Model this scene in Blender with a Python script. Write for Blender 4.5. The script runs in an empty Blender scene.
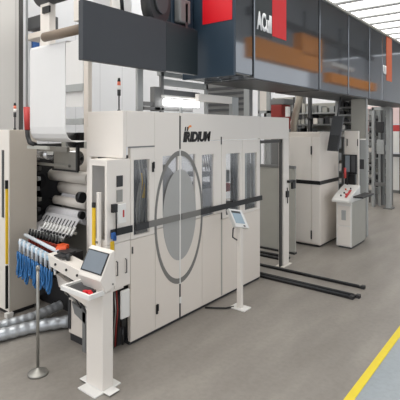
import bpy, bmesh, math, random
from mathutils import Vector
random.seed(4)
S = bpy.context.scene
COL = S.collection
PI = math.pi

# ------------------------------------------------------------- materials
def lin(c):
    return tuple((v/255/12.92 if v/255 <= .04045 else ((v/255+.055)/1.055)**2.4) for v in c)

def mat(name, rgb, rough=.5, metal=0., noise=.06, scale=6., bump=0., spec=.5, coat=0.):
    m = bpy.data.materials.new(name); m.use_nodes = True
    nt = m.node_tree; N = nt.nodes; L = nt.links
    b = N['Principled BSDF']
    c = lin(rgb)
    tc = N.new('ShaderNodeTexCoord')
    nz = N.new('ShaderNodeTexNoise'); nz.inputs['Scale'].default_value = scale
    nz.inputs['Detail'].default_value = 4
    L.new(tc.outputs['Object'], nz.inputs['Vector'])
    mx = N.new('ShaderNodeMix'); mx.data_type = 'RGBA'
    mx.inputs[6].default_value = tuple(v*(1-noise) for v in c)+(1,)
    mx.inputs[7].default_value = tuple(min(1, v*(1+noise)) for v in c)+(1,)
    L.new(nz.outputs['Fac'], mx.inputs[0])
    L.new(mx.outputs[2], b.inputs['Base Color'])
    b.inputs['Roughness'].default_value = rough
    b.inputs['Metallic'].default_value = metal
    b.inputs['Specular IOR Level'].default_value = spec
    if coat: b.inputs['Coat Weight'].default_value = coat; b.inputs['Coat Roughness'].default_value = .1
    if bump:
        bp = N.new('ShaderNodeBump'); bp.inputs['Strength'].default_value = bump
        L.new(nz.outputs['Fac'], bp.inputs['Height']); L.new(bp.outputs['Normal'], b.inputs['Normal'])
    return m

def emis(name, rgb, st):
    m = bpy.data.materials.new(name); m.use_nodes = True
    N = m.node_tree.nodes; b = N['Principled BSDF']
    b.inputs['Base Color'].default_value = (.8, .8, .8, 1)
    b.inputs['Emission Color'].default_value = lin(rgb)+(1,)
    b.inputs['Emission Strength'].default_value = st
    return m

def glass(name, tint, fac=.12, haze=0., hz=(200, 200, 200)):
    m = bpy.data.materials.new(name); m.use_nodes = True
    nt = m.node_tree; N = nt.nodes; L = nt.links
    N.remove(N['Principled BSDF']); out = N['Material Output']
    t = N.new('ShaderNodeBsdfTransparent'); t.inputs[0].default_value = lin(tint)+(1,)
    g = N.new('ShaderNodeBsdfGlossy'); g.inputs['Roughness'].default_value = .08
    d = N.new('ShaderNodeBsdfDiffuse'); d.inputs[0].default_value = lin(hz)+(1,)
    a = N.new('ShaderNodeMixShader'); a.inputs[0].default_value = haze
    L.new(t.outputs[0], a.inputs[1]); L.new(d.outputs[0], a.inputs[2])
    x = N.new('ShaderNodeMixShader'); x.inputs[0].default_value = fac
    L.new(a.outputs[0], x.inputs[1]); L.new(g.outputs[0], x.inputs[2])
    L.new(x.outputs[0], out.inputs['Surface'])
    return m

M = dict(
    cream=mat('cream_paint', (228, 221, 213), .45, noise=.03, scale=2),
    cream2=mat('warm_paint', (222, 213, 203), .45, noise=.03, scale=2),
    taupe=mat('taupe_paint', (188, 179, 167), .5, noise=.04, scale=2),
    white=mat('white_paint', (228, 226, 222), .4, noise=.02),
    greige=mat('grey_beige', (170, 168, 160), .5),
    seam=mat('seam_dark', (70, 68, 66), .6),
    pink=mat('pale_pink_panel', (232, 206, 204), .5),
    black=mat('black_plastic', (16, 16, 18), .4),
    charcoal=mat('charcoal', (44, 44, 46), .5, noise=.3, scale=20),
    dgrey=mat('dark_grey', (68, 69, 71), .45),
    mgrey=mat('mid_grey', (118, 118, 117), .5),
    lgrey=mat('light_grey', (165, 167, 166), .5),
    film=mat('emblem_film', (166, 165, 162), .45, noise=.02),
    ring=mat('emblem_ring', (118, 116, 112), .45, noise=.03),
    slate=mat('slate_panel', (54, 57, 62), .5, noise=.06),
    teal=mat('teal_panel', (28, 38, 42), .45, noise=.06),
    navy=mat('navy_panel', (40, 56, 70), .4, noise=.08),
    red=mat('red_paint', (214, 10, 28), .4, noise=.03),
    redm=mat('red_sleeve', (190, 62, 60), .5),
    brick=mat('red_machine', (140, 44, 38), .5),
    orange=mat('orange_knob', (214, 78, 22), .5),
    rust=mat('rust_clip', (140, 46, 30), .6, noise=.3, scale=40),
    yellow=mat('safety_yellow', (226, 184, 26), .5),
    yline=mat('floor_yellow', (232, 208, 48), .6, noise=.08, scale=10),
    steel=mat('steel', (150, 148, 142), .35, .7, noise=.08, scale=14),
    chrome=mat('roller_chrome', (205, 205, 205), .25, .85, noise=.04),
    alu=mat('aluminium_foil', (196, 200, 204), .38, .6, noise=.04, scale=30, bump=.2),
    paper=mat('white_web', (222, 220, 218), .4, noise=.02),
    film2=mat('roll_film', (214, 207, 198), .35, noise=.05, scale=5),
    silver=mat('silver_web', (208, 206, 208), .4, .0, noise=.15, scale=40, bump=.2),
    tube=mat('brown_tube', (124, 108, 92), .5, noise=.1),
    blue=mat('blue_hose', (42, 104, 160), .35, noise=.25, scale=30),
    pblue=mat('pale_blue', (160, 186, 204), .35, noise=.12, scale=30),
    clear=mat('clear_plastic', (206, 212, 218), .2, noise=.1, scale=40),
    blueglass=mat('blue_box', (32, 84, 150), .5),
    hood=mat('hood_metal', (130, 133, 137), .06, .85, noise=.12, scale=.9, bump=.5),
    tan=mat('tan_duct', (168, 160, 146), .6, noise=.12, scale=15, bump=.4),
    green=mat('green_lens', (60, 140, 80), .4),
    amber=mat('amber_lens', (230, 120, 90), .4),
    screen=mat('grey_screen', (118, 126, 134), .12, noise=.1, scale=3),
    lscreen=mat('pale_screen', (158, 176, 188), .15, noise=.08),
    text=mat('black_lettering', (30, 28, 30), .5),
    textw=mat('white_lettering', (240, 240, 240), .5),
    orangelogo=mat('orange_mark', (236, 150, 80), .5),
    orangehood=mat('orange_stripe', (206, 88, 30), .4),
    reflection_prop=mat('orange_prop', (244, 150, 26), .5),
    wallw=None,
    glass=glass('window_glass', (244, 245, 246), .06, .03),
    fglass=glass('haze_glass', (242, 243, 245), .06, .12, (215, 215, 220)),
    lamp=emis('tube_light', (255, 255, 255), 4.),
)

def wall_mat(name, rgb, seam, rgb2):
    m = mat(name, rgb, .6, noise=.02, scale=1)
    nt = m.node_tree; N = nt.nodes; L = nt.links; b = N['Principled BSDF']
    tc = N.new('ShaderNodeTexCoord'); sp = N.new('ShaderNodeSeparateXYZ'); L.new(tc.outputs['Object'], sp.inputs[0])
    a = N.new('ShaderNodeMath'); a.operation = 'ADD'; L.new(sp.outputs[0], a.inputs[0]); L.new(sp.outputs[1], a.inputs[1])
    f = N.new('ShaderNodeMath'); f.operation = 'PINGPONG'; f.inputs[1].default_value = seam; L.new(a.outputs[0], f.inputs[0])
    g = N.new('ShaderNodeMath'); g.operation = 'LESS_THAN'; g.inputs[1].default_value = .012; L.new(f.outputs[0], g.inputs[0])
    mx = N.new('ShaderNodeMix'); mx.data_type = 'RGBA'
    src = b.inputs['Base Color'].links[0].from_socket
    L.new(g.outputs[0], mx.inputs[0]); L.new(src, mx.inputs[6]); mx.inputs[7].default_value = lin(rgb2)+(1,)
    L.new(mx.outputs[2], b.inputs['Base Color'])
    return m
M['wallw'] = wall_mat('white_cladding', (212, 213, 216), .33, (196, 197, 200))
M['wallg'] = wall_mat('grey_cladding', (204, 201, 197), .14, (184, 181, 178))

def floor_mat(name, c1, c2, c3, rough):
    m = bpy.data.materials.new(name); m.use_nodes = True
    nt = m.node_tree; N = nt.nodes; L = nt.links; b = N['Principled BSDF']
    tc = N.new('ShaderNodeTexCoord')
    n1 = N.new('ShaderNodeTexNoise'); n1.inputs['Scale'].default_value = 1.1; n1.inputs['Detail'].default_value = 6
    mp = N.new('ShaderNodeMapping'); mp.inputs['Scale'].default_value = (3.0, .7, 1)
    L.new(tc.outputs['Object'], mp.inputs[0]); L.new(mp.outputs[0], n1.inputs['Vector'])
    n2 = N.new('ShaderNodeTexNoise'); n2.inputs['Scale'].default_value = 26; n2.inputs['Detail'].default_value = 6
    L.new(tc.outputs['Object'], n2.inputs['Vector'])
    r = N.new('ShaderNodeValToRGB'); e = r.color_ramp.elements
    e[0].position = .3; e[0].color = lin(c1)+(1,); e[1].position = .72; e[1].color = lin(c3)+(1,)
    k = e.new(.5); k.color = lin(c2)+(1,)
    L.new(n1.outputs['Fac'], r.inputs[0])
    mx = N.new('ShaderNodeMix'); mx.data_type = 'RGBA'; mx.blend_type = 'MULTIPLY'; mx.inputs[0].default_value = .22
    L.new(r.outputs[0], mx.inputs[6]); L.new(n2.outputs['Color'], mx.inputs[7])
    r2 = N.new('ShaderNodeValToRGB'); r2.color_ramp.elements[0].color = (.55, .55, .55, 1); r2.color_ramp.elements[1].color = (1, 1, 1, 1)
    r2.color_ramp.elements[0].position = .3; r2.color_ramp.elements[1].position = .6
    L.new(n2.outputs['Fac'], r2.inputs[0]); L.new(r2.outputs[0], mx.inputs[7])
    L.new(mx.outputs[2], b.inputs['Base Color'])
    b.inputs['Roughness'].default_value = rough
    return m
M['floor'] = floor_mat('concrete', (132, 126, 119), (140, 134, 127), (152, 146, 138), .42)
M['floor2'] = floor_mat('blue_grey_paint', (148, 157, 163), (154, 162, 168), (160, 168, 172), .45)

# ------------------------------------------------------------- mesh builder
class MB:
    def __init__(s): s.v = []; s.f = []; s.sm = []
    def add(s, vs, fs, smooth=False):
        n = len(s.v); s.v += [tuple(v) for v in vs]
        for f in fs: s.f.append(tuple(i+n for i in f)); s.sm.append(smooth)
        return s
    def box(s, x0, x1, y0, y1, z0, z1):
        vs = [(x, y, z) for x in (x0, x1) for y in (y0, y1) for z in (z0, z1)]
        return s.add(vs, [(0, 1, 3, 2), (4, 6, 7, 5), (0, 4, 5, 1), (2, 3, 7, 6), (0, 2, 6, 4), (1, 5, 7, 3)])
    def prism_x(s, pts, x0, x1):            # pts (y,z)
        n = len(pts)
        vs = [(x0, p[0], p[1]) for p in pts]+[(x1, p[0], p[1]) for p in pts]
        fs = [tuple(range(n)), tuple(range(2*n-1, n-1, -1))]+[(i, i+n, (i+1) % n+n, (i+1) % n) for i in range(n)]
        return s.add(vs, fs)
    def prism_y(s, pts, y0, y1):            # pts (x,z)
        n = len(pts)
        vs = [(p[0], y0, p[1]) for p in pts]+[(p[0], y1, p[1]) for p in pts]
        fs = [tuple(range(n)), tuple(range(2*n-1, n-1, -1))]+[(i, i+n, (i+1) % n+n, (i+1) % n) for i in range(n)]
        return s.add(vs, fs)
    def prism_z(s, pts, z0, z1):
        n = len(pts)
        vs = [(p[0], p[1], z0) for p in pts]+[(p[0], p[1], z1) for p in pts]
        fs = [tuple(range(n)), tuple(range(2*n-1, n-1, -1))]+[(i, i+n, (i+1) % n+n, (i+1) % n) for i in range(n)]
        return s.add(vs, fs)
    def cyl(s, p, q, r, n=16, r2=None, sz=1.):
        p = Vector(p); q = Vector(q); d = (q-p).normalized(); r2 = r if r2 is None else r2
        a = d.orthogonal().normalized(); b = d.cross(a)
        vs = []
        for c, rr in ((p, r), (q, r2)):
            for i in range(n):
                t = 2*PI*i/n; o = a*math.cos(t)*rr+b*math.sin(t)*rr; o.z *= sz; vs.append(c+o)
        s.add(vs, [(i, (i+1) % n, (i+1) % n+n, i+n) for i in range(n)], True)
        return s.add(vs, [tuple(range(n-1, -1, -1)), tuple(range(n, 2*n))])
    def tube(s, pts, r, n=8):
        pts = [Vector(p) for p in pts]; vs = []; a = None
        for i, p in enumerate(pts):
            d = (pts[min(i+1, len(pts)-1)]-pts[max(i-1, 0)]).normalized()
            a = d.orthogonal().normalized() if a is None else (a-d*a.dot(d)).normalized()
            b = d.cross(a)
            rr = r(i/(len(pts)-1)) if callable(r) else r
            for k in range(n):
                t = 2*PI*k/n; vs.append(p+a*math.cos(t)*rr+b*math.sin(t)*rr)
        m = len(pts)
        fs = [(i*n+k, i*n+(k+1) % n, (i+1)*n+(k+1) % n, (i+1)*n+k) for i in range(m-1) for k in range(n)]
        s.add(vs, fs, True)
        return s.add(vs, [tuple(range(n-1, -1, -1)), tuple(range((m-1)*n, m*n))])
    def lathe(s, c, prof, n=28):            # prof (r,z)
        vs = [(c[0]+r*math.cos(2*PI*k/n), c[1]+r*math.sin(2*PI*k/n), c[2]+z) for r, z in prof for k in range(n)]
        m = len(prof)
        fs = [(i*n+k, i*n+(k+1) % n, (i+1)*n+(k+1) % n, (i+1)*n+k) for i in range(m-1) for k in range(n)]
        s.add(vs, fs, True)
        return s.add(vs, [tuple(range(n-1, -1, -1)), tuple(range((m-1)*n, m*n))])
    def frame_x(s, x0, x1, y0, y1, z0, z1, holes):
        """slab in a Y-Z plane with rectangular holes (ya,yb,za,zb)"""
        ys = sorted({y0, y1, *[h[0] for h in holes], *[h[1] for h in holes]})
        zs = sorted({z0, z1, *[h[2] for h in holes], *[h[3] for h in holes]})
        for i in range(len(ys)-1):
            for j in range(len(zs)-1):
                cy = (ys[i]+ys[i+1])/2; cz = (zs[j]+zs[j+1])/2
                if any(h[0] < cy < h[1] and h[2] < cz < h[3] for h in holes): continue
                s.box(x0, x1, ys[i], ys[i+1], zs[j], zs[j+1])
        return s
    def build(s, name, m, parent=None, bevel=0., loc=None):
        me = bpy.data.meshes.new(name)
        if parent is not None:
            o0 = Vector(worldloc(parent)); off = o0
            place = Vector((0, 0, 0))
        else:
            if loc is None:
                xs = [v[0] for v in s.v]; ys = [v[1] for v in s.v]; zs = [v[2] for v in s.v]
                loc = ((min(xs)+max(xs))/2, (min(ys)+max(ys))/2, min(zs))
            off = Vector(loc); place = Vector(loc)
        me.from_pydata([tuple(Vector(v)-off) for v in s.v], [], s.f)
        me.polygons.foreach_set('use_smooth', s.sm)
        bm = bmesh.new(); bm.from_mesh(me)
        bmesh.ops.remove_doubles(bm, verts=bm.verts, dist=1e-5)
        bmesh.ops.recalc_face_normals(bm, faces=bm.faces); bm.to_mesh(me); bm.free()
        me.materials.append(M[m] if isinstance(m, str) else m)
        o = bpy.data.objects.new(name, me); COL.objects.link(o)
        o.location = place
        if parent is not None: o.parent = parent
        if bevel:
            b = o.modifiers.new('bevel', 'BEVEL'); b.width = bevel; b.segments = 2; b.limit_method = 'ANGLE'; b.angle_limit = .7
        return o

def worldloc(o):
    p = Vector((0, 0, 0))
    while o is not None: p += o.location; o = o.parent
    return p
def tag(o, label=None, cat=None, group=None, kind=None):
    if label: o['label'] = label
    if cat: o['category'] = cat
    if group: o['group'] = group
    if kind: o['kind'] = kind
    return o
def thing(name, label, cat, loc, group=None):
    o = bpy.data.objects.new(name, None); COL.objects.link(o); o.location = loc; o.empty_display_size = .1
    return tag(o, label, cat, group)
def B(name, parent, m, x0, x1, y0, y1, z0, z1, bevel=0.):
    return MB().box(x0, x1, y0, y1, z0, z1).build(name, m, parent, bevel)
def dup(root, dloc, label=None):
    r = root.copy(); COL.objects.link(r); r.location = root.location+Vector(dloc)
    if label: r['label'] = label
    for ch in list(root.children):
        c = ch.copy(); COL.objects.link(c); c.parent = r
        for g in list(ch.children):
            d = g.copy(); COL.objects.link(d); d.parent = c
    return r
def text(name, body, m, parent, origin, axis, height, width, shear=0., bold=0.):
    """lettering on a vertical plane; axis '+Y' = reads towards +Y on a plane facing +X"""
    cu = bpy.data.curves.new(name, 'FONT'); cu.body = body; cu.size = 1; cu.shear = shear; cu.offset = bold; cu.extrude = .0
    t = bpy.data.objects.new(name, cu); COL.objects.link(t)
    dg = bpy.context.evaluated_depsgraph_get(); dg.update()
    me = bpy.data.meshes.new_from_object(t.evaluated_get(dg))
    COL.objects.unlink(t); bpy.data.objects.remove(t)
    xs = [v.co.x for v in me.vertices]; ys = [v.co.y for v in me.vertices]
    sx = width/(max(xs)-min(xs)); sy = height/(max(ys)-min(ys)); x0 = min(xs); y0 = min(ys)
    off = Vector(worldloc(parent))
    bm = bmesh.new(); bm.from_mesh(me)
    ex = bmesh.ops.extrude_face_region(bm, geom=bm.faces[:])
    new = {v for v in ex['geom'] if isinstance(v, bmesh.types.BMVert)}
    for v in bm.verts:
        a = (v.co.x-x0)*sx; b = (v.co.y-y0)*sy; th = .004 if v in new else 0.
        if axis == '+Y': p = Vector((origin[0]+th, origin[1]+a, origin[2]+b))
        else: p = Vector((origin[0]+a, origin[1]-th, origin[2]+b))
        v.co = p-off
    bm.normal_update(); bmesh.ops.recalc_face_normals(bm, faces=bm.faces)
    bm.to_mesh(me); bm.free()
    me.materials.clear(); me.materials.append(M[m])
    o = bpy.data.objects.new(name, me); COL.objects.link(o); o.parent = parent
    return o

# ------------------------------------------------------------- the hall
def struct(o): o['kind'] = 'structure'; return o
struct(B('floor', None, 'floor', -14, -1.27, -5, 30, -.1, 0))
struct(B('floor', None, 'floor2', -1.27, 8, -5, 30, -.1, 0))
struct(B('wall_left', None, 'wallw', -8.3, -8, -5, 30, 0, 7.0))
struct(B('wall_far', None, 'wallw', -8, 8, 30, 30.3, 0, 7.0))
struct(B('ceiling', None, 'mgrey', -8.3, 8, -5, 30.3, 7.12, 7.3))
struct(B('trim_1', None, 'wallg', -7.6, -7.0, 1.0, 3.93, 0, 7.0, .01))
struct(B('trim_2', None, 'seam', -7.0, -6.97, 3.9, 3.96, 0, 7.0))
sky = emis('skylight_panel', (255, 253, 248), 2.6)
yy = -4.2; k = 0
while yy < 29:
    struct(B('window_%d' % (k+1), None, sky, -7.8, -.6, yy, yy+1.12, 7.08, 7.12)); yy += 1.4; k += 1
# roof ribs between the panels
for j in range(k+1):
    y = -4.2+1.4*j-.2
    struct(B('trim_%d' % (3+j), None, 'lgrey', -8, -.5, y-.10, y+.22, 7.03, 7.08))
tag(B('floor_marking', None, 'yline', -1.312, -1.243, -1, 22, 0, .004),
    'yellow painted safety line running along the floor at lower right', 'floor line')

# ------------------------------------------------------------- main press housing
FX = -3.33
P = thing('printing_press', 'long cream printing press housing with grey circle emblem and black lettering', 'printing press', (-3.6, 4.3, 0))
T = .04
# upper box at the near end
B('end_panel', P, 'cream', -3.89, FX, 2.954, 3.0, 1.905, 2.385, .006)
MB().box(FX-T, FX, 3.0, 3.402, 2.02, 2.385).build('header_panel', 'cream', P, .004)
MB().box(FX-T, FX, 3.828, 5.6, 2.06, 2.385).build('header_panel', 'cream', P, .004)
B('header_panel', P, 'cream', FX-T, FX, 5.6, 6.517, 2.045, 2.38, .004)
B('top_panel', P, 'cream', -3.89, FX-T, 3.0, 3.4, 2.36, 2.385)
B('top_panel', P, 'cream', -3.5, FX-T, 3.4, 6.5, 2.36, 2.385)
# lower near-end cabinet (control column)
col = MB().box(-3.56, FX-.034, 2.992, 3.05, .62, 1.87).box(FX-.03, FX, 2.751, 3.05, 1.08, 1.9).box(-3.6, FX-.03, 2.751, 2.99, 1.88, 1.9)
col.box(-3.36, FX-.034, 2.751, 2.99, 0.6, 1.88).box(-3.6, -3.56, 2.751, 2.99, 0, 1.88).box(-3.56, -3.36, 2.751, 2.78, 0, 1.12).box(-3.56, -3.36, 2.751, 2.78, 1.84, 1.88)
col.build('control_column', 'cream', P, .003)
B('window_pane', P, 'glass', -3.56, -3.36, 2.758, 2.768, 1.12, 1.84)
B('emblem_plate', P, 'charcoal', FX, FX+.01, 2.868, 2.945, 1.63, 1.74, .002)
B('indicator_plate', P, 'steel', FX, FX+.012, 2.868, 2.94, 1.48, 1.6, .002)
c = MB().box(FX, FX+.03, 2.86, 2.97, 1.27, 1.46).build('push_button_box', 'white', P, .004)
MB().box(FX+.03, FX+.036, 2.925, 2.94, 1.33, 1.40).build('push_button', 'redm', c)
c2 = MB().tube([(FX+.03, 2.83, 1.46), (FX+.035, 2.835, 1.38), (FX+.02, 2.85, 1.27), (FX+.02, 2.85, 1.16)], .007).box(FX, FX+.035, 2.80, 2.855, 1.39, 1.47).build('hanging_cable', 'black', P)
MB().box(FX+.02, FX+.05, 2.78, 2.82, 1.14, 1.20).box(FX+.02, FX+.05, 2.80, 2.83, 1.12, 1.17).build('pipe_clamp', 'blueglass', P, .004)
B('warning_sign', P, 'yellow', FX, FX+.01, 2.79, 2.835, .99, 1.11, .003)
for y0, y1 in ((2.751, 2.842), (2.848, 3.05)):
    d = B('cabinet_door', P, 'cream', FX-.03, FX, y0, y1, .63, 1.075, .004)
    yh = y1-.014 if y0 < 2.8 else 2.985
    if y0 < 2.8: yh = 2.868
    MB().tube([(FX, yh, .76), (FX+.02, yh, .765), (FX+.02, yh, .895), (FX, yh, .90)], .0055).build('handle', 'black', d)
MB().box(FX-.03, FX-.001, 2.935, 3.05, .30, .585).build('valve_cover', 'white', P, .012)
MB().box(FX-.02, FX+.01, 2.93, 2.985, .23, .30).cyl((FX-.01, 2.955, .23), (FX-.01, 2.955, .05), .012).build('drain_valve', 'black', P)
for i, (yy_, mm) in enumerate(((2.855, 'charcoal'), (2.885, 'steel'), (2.91, 'brick'), (2.93, 'black'))):
    MB().tube([(FX-.05, yy_, .6), (FX-.04, yy_+.01*math.sin(i), .4), (FX-.05, yy_-.004, .2), (FX-.08, yy_+.01, .02)], .008).build('hose', mm, P)
B('base_plinth', P, 'charcoal', -3.6, FX-.1, 2.80, 3.1, 0, .58)

B('header_seam', P, 'mgrey', FX-.01, FX+.003, 3.03, 3.40, 2.008, 2.022)
# doors
def door(y0, y1, z0, z1, holes, gl='glass'):
    d = MB().frame_x(FX-T, FX, y0, y1, z0, z1, holes).build('door', 'cream', P, .003)
    for h in holes: MB().box(FX-.022, FX-.016, h[0], h[1], h[2], h[3]).build('window_pane', gl, d)
    return d
d1 = door(3.056, 3.402, 1.075, 2.012, [(3.10, 3.33, 1.105, 1.882)])
B('lower_panel', P, 'cream2', FX-T, FX, 3.056, 3.41, .035, 1.07, .003)
d2 = door(3.404, 3.806, 1.12, 2.384, [(3.53, 3.785, 1.24, 1.90)], 'fglass')
B('lower_panel', P, 'cream2', FX-T, FX, 3.414, 3.806, .035, 1.115, .003)
d3 = door(3.828, 4.632, 1.12, 2.05, [(3.845, 4.10, 1.24, 1.90), (4.226, 4.471, 1.12+.0, 1.882)], 'fglass')
B('lower_panel', P, 'cream2', FX-T, FX, 3.828, 4.226, .035, 1.115, .003)
B('lower_panel', P, 'cream2', FX-T, FX, 4.231, 4.628, .035, 1.115, .003)
d4 = door(4.640, 5.13, 1.03, 2.05, [(4.735, 5.068, 1.03+.03, 1.872)])
d5 = door(5.135, 5.6, 1.03, 2.05, [(5.195, 5.516, 1.06, 1.86)])
B('lower_panel', P, 'cream2', FX-T, FX, 4.636, 5.12, .035, 1.025, .003)
B('lower_panel', P, 'cream2', FX-T, FX, 5.125, 5.6, .035, 1.025, .003)
B('kick_plate', P, 'charcoal', FX-T-.05, FX-.02, 3.06, 5.6, 0, .035)
# centre rod between the two emblem doors
B('centre_seam', P, 'seam', FX-.03, FX+.004, 3.809, 3.826, .04, .42)
MB().box(FX-.03, FX+.002, 3.808, 3.826, .42, 2.0).build('centre_seam', 'white', P)
B('centre_seam', P, 'seam', FX-.03, FX+.004, 3.808, 3.826, 1.97, 2.35)
B('locking_rod', P, 'white', FX, FX+.01, 3.803, 3.831, .20, .27)
# emblem: ring and disc halves carried by the two doors
CY, CZ = 3.817, 1.19
def arc(a, b, t0, t1, n=32): return [(CY+a*math.cos(t0+(t1-t0)*i/n), CZ+b*math.sin(t0+(t1-t0)*i/n)) for i in range(n+1)]
def ringhalf(a, b, w, t0, t1, clip, cz=CZ):
    o_ = arc(a, b, t0, t1); i_ = arc(a-w, b-w*1.8, t0, t1)
    mb = MB()
    for k in range(len(o_)-1):
        q = [o_[k], o_[k+1], i_[k+1], i_[k]]
        mb.prism_x(q, FX+.0005, FX+.003)
    return mb
ringhalf(.42, .762, .033, PI/2+.025, 1.5*PI-.025, 0).build('emblem_ring', 'ring', d2)
ringhalf(.42, .762, .033, -PI/2+.025, PI/2-.025, 0).build('emblem_ring', 'ring', d3)
def disc(t0, t1):
    a, b, c = .288, .52, 1.215
    pts = [(CY+a*math.cos(t0+(t1-t0)*i/40), c+b*math.sin(t0+(t1-t0)*i/40)) for i in range(41)]
    mb = MB()
    for k in range(40):
        mb.prism_x([pts[k], pts[k+1], (CY+(.014 if math.cos((t0+t1)/2) > 0 else -.014), c+b*math.sin(t0+(t1-t0)*(k+1)/40)), (CY+(.014 if math.cos((t0+t1)/2) > 0 else -.014), c+b*math.sin(t0+(t1-t0)*k/40))], FX+.0005, FX+.0025)
    return mb
disc(PI/2+.05, 1.5*PI-.05).build('emblem_disc', 'film', d2)
disc(-PI/2+.05, PI/2-.05).build('emblem_disc', 'film', d3)
# waist rail
for y0, y1, m in ((2.79, 3.07, 'black'), (3.12, 3.30, 'charcoal'), (3.30, 3.80, 'ring'), (3.834, 4.18, 'ring'), (4.18, 4.36, 'charcoal'), (4.36, 5.64, 'black')):
    B('waist_rail', P, m, FX+.003, FX+.018, y0, y1, 1.155, 1.225, .003)
# hinges and latches
for y, z in ((3.372, 1.79), (3.433, .25), (4.10, .9)):
    if y == 4.10: continue
    MB().box(FX, FX+.014, y-.012, y+.012, z-.05, z+.05).box(FX+.01, FX+.03, y-.006, y+.006, z-.012, z+.06).build('latch', 'black', P, .002)
B('hinge', P, 'seam', FX, FX+.008, 3.07, 3.085, .93, 1.0)
B('hinge', P, 'seam', FX, FX+.008, 4.618, 4.632, 2.0, 2.10)
B('hinge', P, 'seam', FX, FX+.008, 4.62, 4.64, 1.03, 1.12)
MB().box(FX, FX+.006, 4.622, 4.644, .05, 1.02).build('hinge', 'greige', P)
# lettering
text('lettering', 'IRIDIUM', 'text', P, (FX+.0005, 3.868, 2.045), '+Y', .125, .53, .2, .06)
mk = MB()
for i, y in enumerate((3.895, 3.935)): mk.prism_x([(y, 2.175), (y+.02, 2.175), (y+.032, 2.225), (y+.012, 2.225)], FX+.0005, FX+.004)
mk.build('lettering_mark', 'text', P)
mk = MB()
for i in range(8):
    t = i/8*1.5+.5; t2 = (i+1)/8*1.5+.5
    f_ = lambda r, a: (3.97-r*math.cos(a)*.9+.03, 2.165+r*math.sin(a)*1.3)
    mk.prism_x([f_(.062, t), f_(.062, t2), f_(.044, t2), f_(.044, t)], FX+.0005, FX+.004)
mk.build('lettering_swoosh', 'orangelogo', P)
# opening post
po = MB().box(FX-.09, FX, 6.33, 6.517, 0.01, 2.045).build('door_post', 'cream', P, .004)
B('foot_plate', po, 'cream', FX-.11, FX+.03, 6.27, 6.56, 0, .014, .003)
B('door_post', P, 'seam', FX-.05, FX-.02, 6.27, 6.325, .0, 2.04)
la = MB().box(FX, FX+.05, 6.44, 6.62, 1.33, 1.37).box(FX+.01, FX+.05, 6.56, 6.66, 1.22, 1.36).build('latch', 'black', P, .003)
MB().tube([(FX+.01, 6.44, 1.25), (FX+.02, 6.44, 1.15), (FX+.01, 6.45, 1.0)], .008).box(FX, FX+.03, 6.40, 6.47, 1.1, 1.2).build('hanging_key', 'black', P)
B('opening_trim', P, 'seam', FX-.05, FX-.02, 5.61, 6.31, 1.985, 2.03)
# inside of the press
B('inner_wall', P, 'lgrey', -4.15, -4.12, 3.5, 5.6, .02, 1.35)
B('inner_wall', P, 'mgrey', -4.1, FX-T-.02, 5.55, 5.58, .02, 1.1)
MB().cyl((-4.1, CY, 1.2), (-3.62, CY, 1.2), .34, 40, sz=1.7).build('impression_drum', 'steel', P)
fr = MB()
for y in (3.47, 3.56, 3.66): fr.box(-3.76, -3.72, y, y+.05, .1, 1.95)
fr.box(-3.80, -3.77, 3.4, 3.8, .3, 1.9)
fr.box(-3.79, -3.71, 3.46, 3.7, 1.25, 1.4).box(-3.79, -3.71, 3.46, 3.6, 1.62, 1.75)
fr.build('side_frame', 'charcoal', P)
MB().prism_x([(3.50, 1.42), (3.54, 1.42), (3.52, 1.56), (3.50, 1.70), (3.48, 1.70), (3.49, 1.56)], -3.64, -3.60).build('yellow_bracket', 'yellow', P)
for i in range(6):
    a = 3.38+.042*i
    MB().tube([(-3.6, a, 1.88), (-3.58, a+.02, 1.6), (-3.6, a-.02+.04*(i % 2), 1.35), (-3.62, a+.02, 1.1)], .009).build('cable', ('black', 'lgrey', 'mgrey', 'black', 'steel', 'charcoal')[i], P)
B('component', P, 'lgrey', -3.66, -3.62, 3.56, 3.60, 1.3, 1.75, .004)
B('component', P, 'steel', -3.66, -3.62, 3.42, 3.46, 1.15, 1.3, .004)
for (y, w, m, x) in ((4.55, .03, 'mgrey', -3.6), (4.80, .04, 'lgrey', -3.6), (5.14, .05, 'lgrey', -3.7), (5.30, .06, 'dgrey', -3.6), (5.38, .05, 'lgrey', -3.58), (5.45, .05, 'charcoal', -3.58),
                     (5.62, .05, 'lgrey', -3.6), (5.70, .10, 'mgrey', -3.62), (5.83, .05, 'lgrey', -3.58), (5.90, .06, 'dgrey', -3.6)):
    B('upright', P, m, x-.05, x, y, y+w, .1, 1.96)
B('ink_station', P, 'lgrey', -3.9, -3.62, 4.60, 4.84, 1.15, 1.40, .01)
B('ink_station', P, 'charcoal', -3.9, -3.64, 4.60, 4.84, 1.41, 1.47, .01)
B('ink_station', P, 'mgrey', -3.9, -3.66, 4.62, 4.82, 1.55, 1.62, .01)
for i in range(3): MB().cyl((-3.62, 4.62+.05*i, 1.88), (-3.62, 4.68+.05*i, 1.64), .008).build('linkage', 'dgrey', P)
MB().cyl((-4.1, 5.0, 1.7), (-3.72, 5.0, 1.7), .05).build('inner_roller', 'steel', P)
B('ink_station', P, 'brick', -3.72, -3.62, 5.16, 5.26, 1.30, 1.42, .01)
B('ink_station', P, 'lgrey', -3.8, -3.7, 5.15, 5.36, 1.42, 1.6, .01)

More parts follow.
